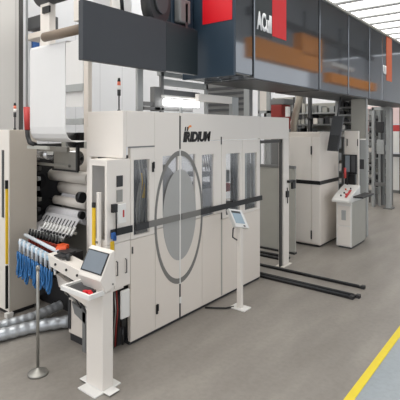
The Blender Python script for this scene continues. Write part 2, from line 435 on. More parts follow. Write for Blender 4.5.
def signal_tower(parent, x, y, z, s=1.):
    p = MB().cyl((x, y, z), (x, y, z+.20*s), .008, 10).cyl((x, y, z), (x, y, z+.02), .018, 10).build('signal_tower', 'black', parent)
    MB().cyl((x, y, z+.17*s), (x, y, z+.235*s), .018, 12).build('green_lens', 'charcoal', p)
    MB().cyl((x, y, z+.235*s), (x, y, z+.28*s), .018, 12).build('clear_lens', 'white', p)
    MB().cyl((x, y, z+.28*s), (x, y, z+.32*s), .018, 12).build('amber_lens', 'amber', p)
    MB().cyl((x, y, z+.32*s), (x, y, z+.36*s), .018, 12, .012).build('cap', 'black', p)
signal_tower(P, -3.6, 3.137, 2.385)

# rooftop steelwork and lamp
R = thing('roof_framework', 'light grey steel framework standing on the press roof around the tube light', 'steel frame', (-3.7, 4.4, 2.385))
B('post', R, 'lgrey', -3.84, -3.8, 3.60, 3.69, 2.385, 2.93, .004)
B('post', R, 'mgrey', -3.82, -3.78, 3.98, 4.03, 2.385, 2.92, .004)
B('post', R, 'lgrey', -3.62, -3.56, 5.22, 5.38, 2.385, 2.66, .004)
B('beam', R, 'cream', -3.62, -3.56, 4.45, 5.218, 2.56, 2.66, .004)
B('beam', R, 'lgrey', -3.84, -3.78, 3.96, 4.94, 2.865, 2.92, .004)
B('beam', R, 'lgrey', -3.84, -3.78, 4.02, 4.94, 2.75, 2.83, .004)
B('beam', R, 'dgrey', -3.9, -3.86, 4.05, 4.85, 2.6, 2.71, .004)
B('beam', R, 'mgrey', -3.82, -3.78, 3.69, 4.6, 2.43, 2.47, .003)
B('post', R, 'lgrey', -3.82, -3.78, 4.89, 4.94, 2.385, 2.86, .004)
B('junction_box', R, 'mgrey', -3.86, -3.78, 3.86, 3.975, 2.42, 2.72, .008)
B('beam', R, 'mgrey', -3.84, -3.80, 3.69, 3.98, 2.48, 2.53)
L1 = thing('tube_lamp', 'bright white tube light glowing above the press circle emblem', 'lamp', (-3.72, 4.33, 2.48))
B('lamp_housing', L1, 'white', -3.76, -3.70, 3.95, 4.66, 2.595, 2.62, .004)
B('diffuser', L1, 'lamp', -3.755, -3.70, 3.98, 4.64, 2.49, 2.573, .01)
B('bracket', L1, 'lgrey', -3.745, -3.725, 4.28, 4.32, 2.386, 2.5)

AH = thing('air_handling_unit', 'grey brown duct unit behind the press roof, below the navy cabinet', 'duct unit', (-4.2, 6.3, 2.39))
B('casing', AH, 'mgrey', -4.65, -3.76, 6.0, 6.1, 2.39, 3.0, .01)
for i in range(5): B('louvre', AH, 'dgrey', -4.6, -3.86, 5.985, 6.0, 2.5+.09*i, 2.54+.09*i)
B('corner_post', AH, 'lgrey', -3.86, -3.76, 5.985, 6.0, 2.39, 3.0)

# ------------------------------------------------------------- overhead dark panel and machinery
D = thing('overhead_guard', 'dark slate sheet metal guard hanging above the left half of the press', 'machine guard', (-3.36, 3.3, 2.84))
B('front_panel', D, 'slate', -3.40, -3.33, 2.474, 3.585, 2.835, 3.385, .004)
B('end_section', D, 'teal', -3.40, -3.335, 3.59, 4.15, 2.85, 3.39, .004)
B('hanger', D, 'dgrey', -3.41, -3.40, 2.5, 2.53, 3.33, 3.6)
B('hanger', D, 'dgrey', -3.41, -3.40, 4.0, 4.04, 3.33, 3.7)
U = thing('unwind_drive', 'slate grey drive housing with dark wheel on top of the guard', 'drive unit', (-3.7, 3.8, 3.39))
MB().cyl((-3.6, 3.62, 3.66), (-3.45, 3.62, 3.66), .17, 32, sz=1.6).build('wheel', 'charcoal', U)
MB().cyl((-3.45, 3.62, 3.66), (-3.42, 3.62, 3.66), .10, 32, sz=1.6).build('hub', 'dgrey', U)
B('housing', U, 'navy', -3.8, -3.5, 3.85, 4.27, 3.40, 4.1, .02)
B('motor', U, 'mgrey', -3.5, -3.4, 3.9, 4.1, 3.46, 3.75, .02)
B('mounting_bar', U, 'slate', -3.8, -3.42, 3.4, 4.2, 3.392, 3.43)
B('cover', U, 'white', -3.75, -3.55, 2.75, 2.98, 3.40, 3.8, .02)
B('cover', U, 'white', -3.75, -3.55, 3.16, 3.28, 3.40, 3.8, .02)
MB().tube([(-3.5, 3.1, 3.40), (-3.5, 3.08, 3.6), (-3.5, 3.14, 3.9)], .02).build('cable', 'black', U)

HX = -2.9
H1 = thing('drying_hood', 'navy and grey overhead hood with red stripe and white lettering', 'overhead hood', (-3.4, 5.5, 2.8))
B('end_panel', H1, 'navy', -3.7, HX, 4.286, 4.33, 2.83, 4.9, .006)
B('stripe', H1, 'red', -3.365, -2.925, 4.280, 4.286, 3.49, 4.9)
B('column', H1, 'hood', -3.7, HX-.02, 4.33, 4.74, 2.86, 4.9, .02)
B('panel', H1, 'hood', -3.7, HX, 4.75, 6.70, 2.83, 4.9, .01)
B('logo_field', H1, 'teal', HX, HX+.004, 4.76, 5.187, 3.40, 4.9)
B('stripe', H1, 'red', HX, HX+.005, 5.187, 5.585, 3.44, 4.9)
B('underside', H1, 'dgrey', -3.7, HX-.01, 4.76, 6.68, 2.822, 2.83)
text('lettering', 'ACull', 'textw', H1, (HX+.0045, 4.79, 3.46), '+Y', .24, .375, 0, .045)
for i, (a, b) in enumerate(((6.73, 8.0), (8.02, 9.2), (9.22, 10.1))):
    h = thing('drying_hood', ['grey glossy overhead hood right beside the red striped one', 'middle grey overhead hood with curved orange reflections',
              'narrow grey overhead hood just before the orange striped one'][i], 'overhead hood', (-3.4, (a+b)/2, 2.8), 'plain grey overhead hoods')
    B('underside', h, 'dgrey', -3.7, HX-.01, a, b, 2.815, 2.83)
    B('panel', h, 'hood', -3.7, HX, a+.1, b, 2.83, 4.3, .01)
    B('edge_strip', h, 'hood', -3.7, HX+.012, a, a+.09, 2.83, 4.3, .01)
    B('top_rail', h, 'greige', -3.7, HX+.03, a, b, 4.302, 4.34)
H2 = thing('drying_hood', 'far overhead hood with orange vertical stripe and white letter mark', 'overhead hood', (-3.4, 11.4, 2.8))
B('panel', H2, 'hood', -3.7, HX, 10.12, 13.6, 2.83, 4.3, .01)
B('underside', H2, 'dgrey', -3.7, HX-.01, 10.12, 13.6, 2.822, 2.83)
B('stripe', H2, 'orangehood', HX, HX+.006, 10.42, 10.85, 3.3, 4.3)
text('lettering', 'u', 'textw', H2, (HX+.007, 10.14, 3.42), '+Y', .2, .25, 0, .06)
B('top_rail', H2, 'greige', -3.7, HX+.03, 10.12, 13.6, 4.302, 4.34)
# unseen beams added so the glossy hoods reflect orange and white patches
CR = thing('orange_reflection_prop', 'unseen orange beam added high on the right for its reflection in the hoods', 'reflection_prop', (2.2, 14, 4.6))
B('beam', CR, 'reflection_prop', 2.0, 2.4, 12.8, 18.4, 4.65, 5.35, .02)
B('raised_prop_block', CR, 'reflection_prop', 2.0, 2.4, 16.4, 18.4, 5.25, 6.1, .03)
B('white_prop_block', CR, 'white', 2.0, 2.4, 19.6, 22.4, 5.1, 5.3, .02)
B('beam', CR, 'reflection_prop', 2.0, 2.4, 19.4, 26, 4.35, 4.8, .02)
B('girder', CR, 'dgrey', 2.15, 2.35, 12.8, 26, 6.1, 6.4, .02)
for y in (13, 17, 21, 25): B('hanger', CR, 'dgrey', 2.17, 2.25, y, y+.1, 4.8 if y > 19 else 5.25, 7.1)

# ------------------------------------------------------------- left cabinet and unwind unit
LC = thing('side_cabinet', 'taupe cabinet at the left edge with yellow light curtain on its corner', 'cabinet', (-5.2, 2.9, 0))
MB().box(-5.6, -4.96, 2.65, 3.0, .05, 2.19).build('body', 'taupe', LC, .006)
B('front_panel', LC, 'cream', -5.6, -4.955, 2.635, 2.65, .06, 2.19, .003)
B('plinth', LC, 'charcoal', -5.55, -4.99, 2.67, 2.98, 0, .05)
B('slit_window', LC, 'dgrey', -5.105, -5.06, 2.628, 2.635, 1.15, 1.95)
lc = B('light_curtain', LC, 'yellow', -4.99, -4.965, 2.61, 2.635, .62, 1.5, .003)
B('bracket', lc, 'black', -4.99, -4.965, 2.605, 2.635, 1.5, 1.60)
B('bracket', lc, 'black', -4.985, -4.965, 2.608, 2.635, .10, .60)
signal_tower(LC, -5.30, 2.9, 2.19, .95)
B('leveling_foot', LC, 'white', -4.99, -4.93, 2.60, 2.68, 0, .05)

UW = thing('unwind_unit', 'open roller stand between the taupe cabinet and the press end', 'roller unit', (-4.6, 3.4, 0))
B('side_frame', UW, 'charcoal', -5.42, -5.30, 3.14, 3.62, 0, 2.0)
MB().box(-4.26, -4.20, 3.38, 3.62, .0, 2.0).build('side_frame', 'charcoal', UW)
B('corner_post', UW, 'cream', -3.975, -3.895, 3.0, 3.06, .0, 2.22, .004)
B('corner_post', UW, 'cream2', -4.43, -4.345, 3.3, 3.36, 2.05, 3.05, .004)
B('back_panel', UW, 'greige', -5.30, -4.26, 3.58, 3.62, .3, 2.1)
def roller(name, y, z, r, m, x0=-5.2, x1=-4.36, sz=1.15):
    o = MB().cyl((x0, y, z), (x1, y, z), r, 28, sz=sz).build(name, m, UW)
    MB().cyl((x0-.1, y, z), (x0, y, z), .02).build('axle', 'black', o)
    MB().cyl((x1, y, z), (x1+.06, y, z), .02).build('axle', 'black', o)
roller('roller', 3.28, 1.84, .08, 'chrome', -5.0, -4.5)
roller('roller', 3.12, 1.88, .055, 'chrome', -5.1, -4.86)
roller('roller', 3.34, 1.60, .065, 'film2', -5.16, -4.37)
roller('roller', 3.42, 1.44, .075, 'film2', -5.05, -4.37)
roller('roller', 3.32, 1.28, .05, 'film2', -5.05, -4.37)
roller('roller', 3.30, 1.12, .07, 'silver', -5.14, -4.37)
def sheet(prof, x0, x1, name, m, parent, th=.008):
    mb = MB(); n = len(prof)
    p2 = []
    for i in range(n):
        a = Vector(prof[max(i-1, 0)]); b = Vector(prof[min(i+1, n-1)]); d = (b-a).normalized(); nrm = Vector((-d.y, d.x))*th
        p2.append((prof[i][0]+nrm.x, prof[i][1]+nrm.y))
    vs = [(x, p[0], p[1]) for x in (x0, x1) for p in list(prof)+p2]
    k = 2*n; fs = []
    for i in range(n-1):
        fs += [(i, i+1, k+i+1, k+i), (n+i, k+n+i, k+n+i+1, n+i+1)]
        fs += [(i, n+i, n+i+1, i+1), (k+i, k+i+1, k+n+i+1, k+n+i)]
    fs += [(0, k, k+n, n), (n-1, 2*n-1, k+2*n-1, k+n-1)]
    mb.add(vs, fs, False)
    return mb.build(name, m, parent)
ws = sheet([(3.40, 1.56), (3.42, 1.40), (3.30, 1.25)], -5.0, -4.375, 'web_strand', 'silver', UW)
sheet([(3.50, 1.95), (3.47, 1.6), (3.47, 1.2), (3.46, 1.0)], -5.12, -4.37, 'web_strand', 'film2', UW)
ws = sheet([(3.24, 1.14), (3.16, 1.05), (3.02, .96), (2.98, .90)], -5.12, -4.40, 'web_strand', 'silver', UW)
npl = B('nip_plate', UW, 'steel', -4.74, -4.27, 3.09, 3.11, 1.72, 1.93, .004)
MB().box(-4.76, -4.25, 3.08, 3.10, 1.70, 1.72).box(-4.76, -4.74, 3.08, 3.10, 1.72, 1.80).build('lower_edge', 'black', npl)
B('plate_highlight_bar', UW, 'white', -4.92, -4.76, 3.08, 3.10, 1.88, 1.94, .004)
MB().cyl((-4.38, 3.20, 1.39), (-4.31, 3.20, 1.39), .055, 20, sz=1.2).build('bearing_block', 'black', UW)
MB().cyl((-4.36, 3.20, 1.18), (-4.31, 3.20, 1.18), .04, 20, sz=1.2).build('bearing_block', 'black', UW)
for q in range(7): B('valve_block', UW, ('lgrey', 'dgrey', 'steel', 'mgrey')[q % 4], -5.19+.02*(q % 3), -5.12+.02*(q % 3), 3.10, 3.14, 1.02+.13*q, 1.07+.13*q, .004)
# gear and bracket clutter on the left frame
g = MB()
for (y, z, r) in ((3.2, 1.9, .06), (3.18, 1.7, .05), (3.2, 1.52, .08), (3.16, 1.33, .06), (3.15, 1.14, .07), (3.2, .98, .06)):
    g.cyl((-5.30, y, z), (-5.20, y, z), r, 20, sz=1.2)
g.build('gear', 'black', UW)
MB().box(-5.28, -5.2, 3.12, 3.2, 1.2, 1.9).box(-5.24, -5.1, 3.1, 3.16, 1.02, 1.1).box(-5.22, -5.16, 3.06, 3.12, .85, 1.0).build('bracket', 'charcoal', UW)
MB().box(-5.32, -5.22, 3.02, 3.06, 1.2, 1.24).cyl((-5.27, 3.02, 1.22), (-5.27, 3.0, 1.22), .04).build('hand_wheel', 'charcoal', UW)
MB().box(-5.2, -4.37, 3.02, 3.06, 1.93, 1.99).box(-5.1, -4.4, 3.06, 3.1, 1.75, 1.78).build('cross_beam', 'steel', UW)
MB().box(-4.145, -4.11, 2.98, 3.01, 1.73, 2.02).build('gauge_rod', 'black', UW)
MB().box(-4.17, -4.10, 3.0, 3.06, 1.99, 2.16).cyl((-4.24, 3.0, 2.075), (-4.15, 3.0, 2.075), .07, 24, sz=1.2).build('motor', 'black', UW)
B('motor_cover', UW, 'mgrey', -4.37, -4.26, 3.0, 3.06, 2.0, 2.16, .01)
MB().box(-4.3, -4.0, 3.05, 3.12, .10, .62).build('lower_panel', 'cream2', UW, .01)
MB().box(-5.16, -4.36, 2.98, 3.1, .62, .8).build('lower_tray', 'charcoal', UW)
B('base', UW, 'charcoal', -5.3, -4.26, 3.16, 3.58, 0, .34)  # dark box added to stand in for the shade beneath the rollers

WB = thing('paper_web', 'wide white paper web hanging down in front of the wall at upper left', 'paper web', (-4.1, 2.7, 2.05))
prof = [(2.67, 3.09), (2.63, 3.088), (2.608, 3.08), (2.60, 3.06), (2.60, 2.37), (2.60, 2.22), (2.61, 2.15), (2.635, 2.105), (2.68, 2.075), (2.74, 2.063), (2.86, 2.07)]
sheet(prof, -4.436, -3.79, 'hanging_sheet', 'paper', WB)
BT = thing('guide_tube', 'brown cardboard coloured guide tube above the hanging white web', 'roller', (-3.8, 2.57, 3.15))
MB().cyl((-4.11, 2.57, 3.153), (-3.46, 2.57, 3.153), .044, 24, sz=1.1).build('tube', 'tube', BT)
MB().cyl((-4.15, 2.57, 3.153), (-4.11, 2.57, 3.153), .018).build('axle', 'black', BT)
MB().cyl((-3.46, 2.57, 3.153), (-3.41, 2.57, 3.153), .018).build('axle', 'black', BT)
LP = tag(B('rear_web', None, 'paper', -5.25, -4.85, 3.60, 3.61, 2.5, 3.40), 'narrow white web panel just right of the large hanging web', 'paper web')
LP2 = thing('deflector_bar', 'light grey horizontal bar to the right of the hanging web', 'bar', (-5.0, 3.58, 2.72))
B('bar', LP2, 'lgrey', -5.25, -4.80, 3.56, 3.595, 2.70, 2.80, .004)
B('bar', LP2, 'lgrey', -5.25, -4.80, 3.56, 3.595, 2.26, 2.34, .004)
PL = thing('web_aligner_pole', 'thin grey vertical pole with a red sleeve at the web edge', 'pole', (-4.5, 2.6, 2.0))
MB().cyl((-4.50, 2.6, 2.43), (-4.50, 2.6, 7.02), .012).build('pole', 'lgrey', PL)
MB().cyl((-4.49, 2.6, 2.19), (-4.50, 2.6, 2.44), .03, 16, .036).build('sleeve', 'redm', PL)
MB().tube([(-4.49, 2.6, 2.2), (-4.48, 2.6, 2.12), (-4.44, 2.6, 2.05), (-4.36, 2.62, 2.03)], .026).build('elbow', 'black', PL)
MB().box(-4.50, -4.1, 2.60, 2.63, 1.985, 2.02).build('arm', 'greige', PL)
DU = thing('ceiling_duct', 'dark grey horizontal duct crossing near the ceiling at upper left', 'duct', (-6.4, 4.1, 3.7))
B('duct_body', DU, 'dgrey', -6.95, -6.45, 4.0, 4.3, 3.86, 4.08, .02)
B('support_rail', DU, 'cream2', -6.95, -6.3, 3.98, 4.3, 3.70, 3.80, .01)
B('hanger', DU, 'lgrey', -6.6, -6.56, 4.1, 4.14, 4.08, 6.9)
WS = thing('web_support_column', 'beige column with dark cylinder on top above the white web', 'column', (-5.42, 3.45, 3.2))
B('column', WS, 'cream', -5.54, -5.32, 3.4, 3.5, 3.2, 3.95, .006)
B('sensor', WS, 'black', -5.45, -5.28, 3.37, 3.40, 3.78, 3.87, .006)
MB().cyl((-5.6, 3.45, 4.03), (-5.05, 3.45, 4.03), .12, 28).build('cylinder', 'dgrey', WS)
BM = thing('ceiling_beam', 'pale beige sloping beam above the brown guide tube', 'beam', (-5, 4.4, 4.3))
B('beam', BM, 'cream', -5.9, -5.2, 4.2, 4.5, 3.9, 4.25, .01)
BX = tag(B('blue_connector', None, 'blueglass', -8.0, -7.95, 4.72, 4.86, 3.7, 4.1), 'small blue fitting on the wall at the left of the hanging web', 'fitting')

# ------------------------------------------------------------- blade rack with clips and hoses
RK = thing('ink_valve_rack', 'steel rack with rows of white tipped valves and orange red clips', 'valve rack', (-4.3, 2.7, .8))
B('rail', RK, 'steel', -4.50, -3.85, 2.76, 2.79, 1.10, 1.125, .003)
B('rail', RK, 'steel', -4.72, -4.05, 2.74, 2.77, 1.0, 1.03, .003)
B('tray', RK, 'charcoal', -4.6, -3.9, 2.70, 2.9, .80, .90)
for i in range(10):
    x = -4.42+.058*i
    v = MB().cyl((x, 2.74, 1.09), (x, 2.80, 1.17), .012, 10).build('valve', 'white', RK)
    MB().cyl((x-.006, 2.755, 1.17), (x-.006, 2.80, 1.23), .006, 8).build('valve_pin', 'charcoal', v)
    MB().cyl((x, 2.725, 1.07), (x, 2.74, 1.09), .014, 10).build('valve_cap', 'black', v)
for i in range(10):
    x = -4.66+.06*i
    v = MB().cyl((x, 2.73, .985), (x, 2.77, 1.05), .013, 10).build('valve', 'lgrey', RK)
    MB().cyl((x+.01, 2.71, .97), (x+.01, 2.73, 1.06), .011, 8).build('valve_cap', 'black', v)
for i in range(9):
    x = -4.56+.062*i
    MB().box(x-.018, x+.018, 2.66, 2.70, .87, .985).cyl((x, 2.65, .90), (x, 2.70, .95), .012).build('clip', 'rust', RK, .004)
MB().cyl((-3.97, 2.62, .945), (-3.90, 2.70, .955), .05, 20).box(-4.02, -3.92, 2.66, 2.74, .89, 1.0).build('adjust_knob', 'orange', RK, .006)
B('strut', RK, 'charcoal', -4.62, -4.56, 2.78, 2.95, .3, 1.0)

TR = thing('hose_manifold', 'pale blue and clear plastic manifold rail carrying the blue hoses', 'manifold', (-4.2, 2.6, .8))
mb = MB(); a = Vector((-4.62, 2.60, .94)); b = Vector((-3.80, 2.55, .87))
mb.cyl(a, b, .035, 14); mb.build('pipe', 'pblue', TR)
MB().cyl(a+Vector((0, .05, .07)), b+Vector((0, .05, .07)), .02, 12).build('pipe', 'clear', TR)
for i in range(9):
    p = a.lerp(b, (i+.5)/9)
    f = MB().cyl(p+Vector((0, -.03, .05)), p+Vector((0, -.03, -.08)), .018, 10).build('fitting', 'clear', TR)
    MB().cyl(p+Vector((0, -.03, -.08)), p+Vector((0, -.03, -.12)), .012, 10).build('nozzle', 'white', f)
hl = ['leftmost', 'second', 'third', 'fourth', 'fifth', 'sixth', 'seventh', 'rightmost']
for i in range(8):
    hp = a.lerp(b, (i+.5)/9)
    z0 = hp.z-.115; dp = .60-.008*i+random.uniform(-.05, .05)
    w = random.uniform(.020, .030)
    pts = []
    for t in range(17):
        u = t/16*2-1
        pts.append((hp.x+u*w+random.uniform(-.003, .003), hp.y-.03-.02*(1-abs(u))+random.uniform(-.004, .004), dp+(z0-dp)*abs(u)**2.2))
    o = MB().tube(pts, .0125, 7)
    o = o.tube([(p[0]+random.uniform(-.008, .008), p[1]-.022, p[2]+.03) for p in pts], .010, 7)
    o.build('hose_loop', 'blue', None)
    ob = bpy.context.scene.objects[-1] if False else COL.objects[-1]
    tag(ob, '%s of the blue hose loops hanging below the manifold' % hl[i], 'hose', 'blue hose loops')

CB = thing('console_bridge', 'cream metal bridge shelf between the blue hoses and the near control console', 'machine shelf', (-3.6, 2.6, .5))
MB().prism_y([(-3.95, .95), (-3.22, .86), (-3.18, .72), (-3.9, .83)], 2.50, 2.67).build('shelf_body', 'cream', CB, .006)
MB().box(-3.84, -3.70, 2.505, 2.62, .945, .955).build('slot', 'charcoal', CB)
for i, x in enumerate((-3.80, -3.62, -3.45)): MB().cyl((x, 2.50, .87-.1*(x+3.8)), (x, 2.49, .87-.1*(x+3.8)), .012).build('bolt', 'charcoal', CB)
MB().box(-3.9, -3.75, 2.58, 2.7, .945, .97).cyl((-3.68, 2.56, .92), (-3.68, 2.56, .98), .02).build('fixture', 'charcoal', CB)
MB().prism_y([(-3.95, .72), (-3.4, .6), (-3.4, .50), (-3.9, .60)], 2.60, 2.66).build('under_beam', 'cream2', CB, .004)
MB().box(-3.85, -3.5, 2.67, 2.74, .62, .80).build('bracket', 'charcoal', CB)
MB().prism_y([(-3.8, .45), (-3.4, .35), (-3.4, .22), (-3.75, .34)], 2.68, 2.74).build('under_beam', 'mgrey', CB, .004)
MB().box(-3.62, -3.57, 2.68, 2.74, 0, .4).build('support_leg', 'mgrey', CB)
MB().cyl((-3.85, 2.66, .55), (-3.6, 2.66, .5), .03).build('pneumatic_cylinder', 'steel', CB)
for i in range(5):
    x = -3.86+.09*i
    MB().tube([(x, 2.64, .7-.02*i), (x+.03, 2.62, .6-.03*i), (x+.1, 2.63, .52-.03*i), (x+.14, 2.68, .6)], .009).build('cable', ('black', 'steel', 'black', 'charcoal', 'white')[i], CB)
B('side_cover', CB, 'cream2', -3.95, -3.62, 2.75, 2.80, .07, .66, .01)
B('side_cover', CB, 'charcoal', -3.94, -3.90, 2.735, 2.75, .12, .42, .004)
B('side_cover', CB, 'cream2', -3.76, -3.66, 2.74, 2.75, .16, .36, .01)
B('foot', CB, 'charcoal', -3.92, -3.64, 2.755, 2.795, 0, .07)
lcn = thing('light_curtain_post', 'yellow light curtain bar with a cream post beside the press end window', 'safety sensor', (-3.4, 2.7, 0))
B('post', lcn, 'cream', -3.425, -3.385, 2.70, 2.73, .0, 1.59, .004)
B('sensor_bar', lcn, 'yellow', -3.47, -3.432, 2.68, 2.70, 1.02, 1.44, .004)
B('bracket', lcn, 'black', -3.47, -3.432, 2.678, 2.70, 1.44, 1.49, .003)
B('bracket', lcn, 'steel', -3.47, -3.40, 2.69, 2.70, 1.1, 1.12)

# ------------------------------------------------------------- near pedestal console
PC = thing('control_console', 'large cream pedestal console with tilted grey touch screen at lower left', 'control console', (-3.02, 2.41, 0))
B('base_plate', PC, 'white', -3.13, -2.90, 2.27, 2.55, 0, .012, .003)
B('base_plate', PC, 'white', -3.22, -2.82, 2.355, 2.465, .012, .02, .003)
MB().box(-3.125, -2.905, 2.355, 2.467, .02, .95).build('pillar', 'cream', PC, .006)
hd = MB().prism_x([(2.30, .955), (2.318, .99), (2.413, 1.165), (2.452, 1.178), (2.466, .88), (2.36, .84)], -3.165, -2.868).build('head', 'cream', PC, .005)
n = Vector((0, -(1.165-.99), (2.413-2.318))).normalized()
def scr(y0, z0, y1, z1, x0, x1, t0, t1):
    mb = MB(); nn = Vector((0, -(z1-z0), y1-y0)).normalized()
    return mb.prism_x([(y0+nn.y*t0, z0+nn.z*t0), (y1+nn.y*t0, z1+nn.z*t0), (y1+nn.y*t1, z1+nn.z*t1), (y0+nn.y*t1, z0+nn.z*t1)], x0, x1)
bz = scr(2.320, .994, 2.408, 1.156, -3.155, -2.878, 0, .006).build('bezel', 'black', PC, .002)
scr(2.325, 1.003, 2.404, 1.148, -3.143, -2.890, .006, .008).build('screen', 'screen', bz)
ty = MB().box(-3.275, -2.885, 2.20, 2.222, .825, .865).box(-3.275, -3.255, 2.222, 2.47, .825, .865).box(-2.905, -2.885, 2.222, 2.36, .825, .865).box(-3.255, -2.905, 2.222, 2.45, .825, .835).build('tray', 'white', PC, .003)
B('keyboard', ty, 'dgrey', -3.245, -3.02, 2.23, 2.42, .836, .848, .003)
for x, y, m in ((-2.97, 2.27, 'red'), (-3.0, 2.25, 'red'), (-2.95, 2.30, 'black'), (-2.93, 2.25, 'red')):
    MB().cyl((x, y, .836), (x, y, .868), .02, 14).build('stop_button', m, ty)
MB().cyl((-2.868, 2.43, .9), (-2.862, 2.43, .9), .008).build('screw', 'steel', PC)

# ------------------------------------------------------------- barrier stanchion
ST = thing('stanchion_post', 'slim steel stanchion post with round domed base at lower left', 'stanchion', (-3.60, 2.186, 0))
MB().lathe((-3.60, 2.186, 0), [(.088, 0), (.09, .012), (.085, .02), (.05, .034), (.02, .048), (.0145, .06)]).build('base', 'steel', ST)
MB().cyl((-3.60, 2.186, .05), (-3.60, 2.186, .93), .0135, 16).build('pole', 'steel', ST)
MB().lathe((-3.60, 2.186, .93), [(.0135, 0), (.018, .005), (.018, .035), (.006, .045)]).build('cap', 'steel', ST)

# ------------------------------------------------------------- flexible ducts on floor
def duct(pts, r, label):
    fine = []
    pts = [Vector(p) for p in pts]
    for i in range(len(pts)-1):
        for t in range(12): fine.append(pts[i].lerp(pts[i+1], t/12))
    fine.append(pts[-1])
    for _ in range(6): fine = [fine[0]]+[(fine[i-1]+fine[i]*2+fine[i+1])/4 for i in range(1, len(fine)-1)]+[fine[-1]]
    nn = len(fine)
    f2 = []
    for i in range(nn-1):
        for t in range(4): f2.append(fine[i].lerp(fine[i+1], t/4))
    o = MB().tube(f2, lambda u: r*(1+.05*math.sin(u*nn*2.6)), 16).build('flexible_duct', 'alu', None)
    tag(o, label, 'duct', None)
duct([(-4.75, 1.55, .07), (-4.50, 2.1, .07), (-4.36, 2.6, .07), (-4.05, 3.08, .08)], .062, 'nearer silver flexible duct lying on the floor behind the stanchion')
duct([(-5.0, 1.75, .07), (-4.68, 2.25, .07), (-4.58, 2.7, .07), (-4.57, 3.08, .10)], .055, 'farther silver flexible duct running into the shadow below the rollers')

# ------------------------------------------------------------- slim HMI pedestal
HM = thing('touch_panel_stand', 'slim white pedestal with small tilted touch panel in front of the press', 'control stand', (-2.98, 4.54, 0))
B('base_plate', HM, 'white', -3.09, -2.87, 4.46, 4.62, 0, .014, .003)
B('pole', HM, 'cream', -3.012, -2.952, 4.51, 4.565, .014, 1.06, .004)
def hmi():
    # facing towards the aisle (+X), leaning back
    h0 = Vector((-2.93, 4.52, 1.0)); up = Vector((-.075, -.05, .22)); w = Vector((.085, .165, -.035)); d = Vector((-.06, .03, -.03))
    return h0, up, w, d
h0, up, w, d = hmi(); h0 = h0-w*.5
def slab(o0, u, v, n_, name, m, par, bev=0):
    c = [o0, o0+u, o0+u+v, o0+v]
    return MB().add([*c, *[p+n_ for p in c]], [(0, 1, 2, 3), (7, 6, 5, 4), (0, 4, 5, 1), (1, 5, 6, 2), (2, 6, 7, 3), (3, 7, 4, 0)]).build(name, m, par, bev)
hb = slab(h0, up, w, d, 'panel_body', 'white', HM, .004)
fn = up.cross(w).normalized(); fn = fn if fn.x > 0 else -fn
slab(h0+up*.22+w*.12+fn*.001, up*.66, w*.68, fn*.003, 'screen', 'lscreen', hb)
slab(h0+up*.78+w*.10+fn*.002, up*.12, w*.66, fn*.003, 'screen_header', 'dgrey', hb)
slab(h0+up*.06+w*.62+fn*.001, up*.08, w*.12, fn*.006, 'button', 'seam', hb)
MB().tube([(-3.0, 4.50, 1.05), (-3.03, 4.46, .98), (-3.03, 4.45, .88), (-3.0, 4.50, .84)], .009).build('cable', 'black', HM)
o = MB().tube([(-3.31, 4.26, .012), (-3.2, 4.33, .012), (-3.1, 4.40, .012), (-3.05, 4.5, .012)], .011).build('floor_cable', 'black', None)
tag(o, 'black cable running on the floor from the press to the slim touch panel stand', 'cable')

# ------------------------------------------------------------- floor rails
def rail(x0, x1, y, label, end=True):
    t = thing('floor_rail', label, 'rail', ((x0+x1)/2, y, 0), 'black floor rails')
    B('rail_bar', t, 'black', x0, x1, y-.022, y+.022, 0, .03, .004)
    if end:
        B('end_stop', t, 'charcoal', x1-.05, x1, y-.032, y+.032, .0, .045, .004)
    MB().cyl((x0+.05, y, .036), (x1-.08, y, .036), .007, 8).build('rail_wire', 'dgrey', t)
rail(-4.4, -1.99, 6.14, 'farther of the two long black rails reaching into the aisle')
rail(-4.4, -1.93, 5.77, 'nearer of the two long black rails reaching into the aisle, double barred')
rail(-4.4, -1.98, 5.68, 'thin black rail pressed against the nearer long floor rail')
rail(-4.4, -3.45, 6.62, 'front short black rail inside the press doorway', False)
rail(-4.4, -3.45, 6.78, 'rear short black rail inside the press doorway', False)
SP = thing('sliding_partition', 'plain grey partition standing behind the press doorway', 'partition', (-3.95, 7.1, 0))
B('panel', SP, 'greige', -4.6, -3.5, 7.08, 7.12, .03, 1.50, .004)
B('top_edge', SP, 'mgrey', -4.6, -3.5, 7.07, 7.13, 1.50, 1.55, .004)
B('foot', SP, 'charcoal', -4.6, -3.5, 7.05, 7.15, 0, .03)

# ------------------------------------------------------------- control cabinet
CC = thing('electrical_cabinet', 'tall cream electrical cabinet with black waist stripe beyond the press doorway', 'cabinet', (-3.7, 8.2, 0))
B('body', CC, 'cream2', -4.1, -3.33, 7.765, 8.66, .04, 2.14, .008)
B('plinth', CC, 'charcoal', -4.08, -3.36, 7.79, 8.64, 0, .04)
dd = B('door', CC, 'cream', -4.08, -3.50, 7.75, 7.765, .07, 2.05, .003)
B('door', CC, 'cream', -3.492, -3.335, 7.75, 7.765, .07, 2.05, .003)
for z in (.22, 1.80): MB().box(-3.51, -3.485, 7.735, 7.75, z-.08, z+.08).build('hinge', 'black', dd, .003)
B('waist_stripe', CC, 'black', -4.1, -3.325, 7.742, 7.75, 1.165, 1.235)
B('waist_stripe', CC, 'black', -3.33, -3.324, 7.745, 8.66, 1.165, 1.235)

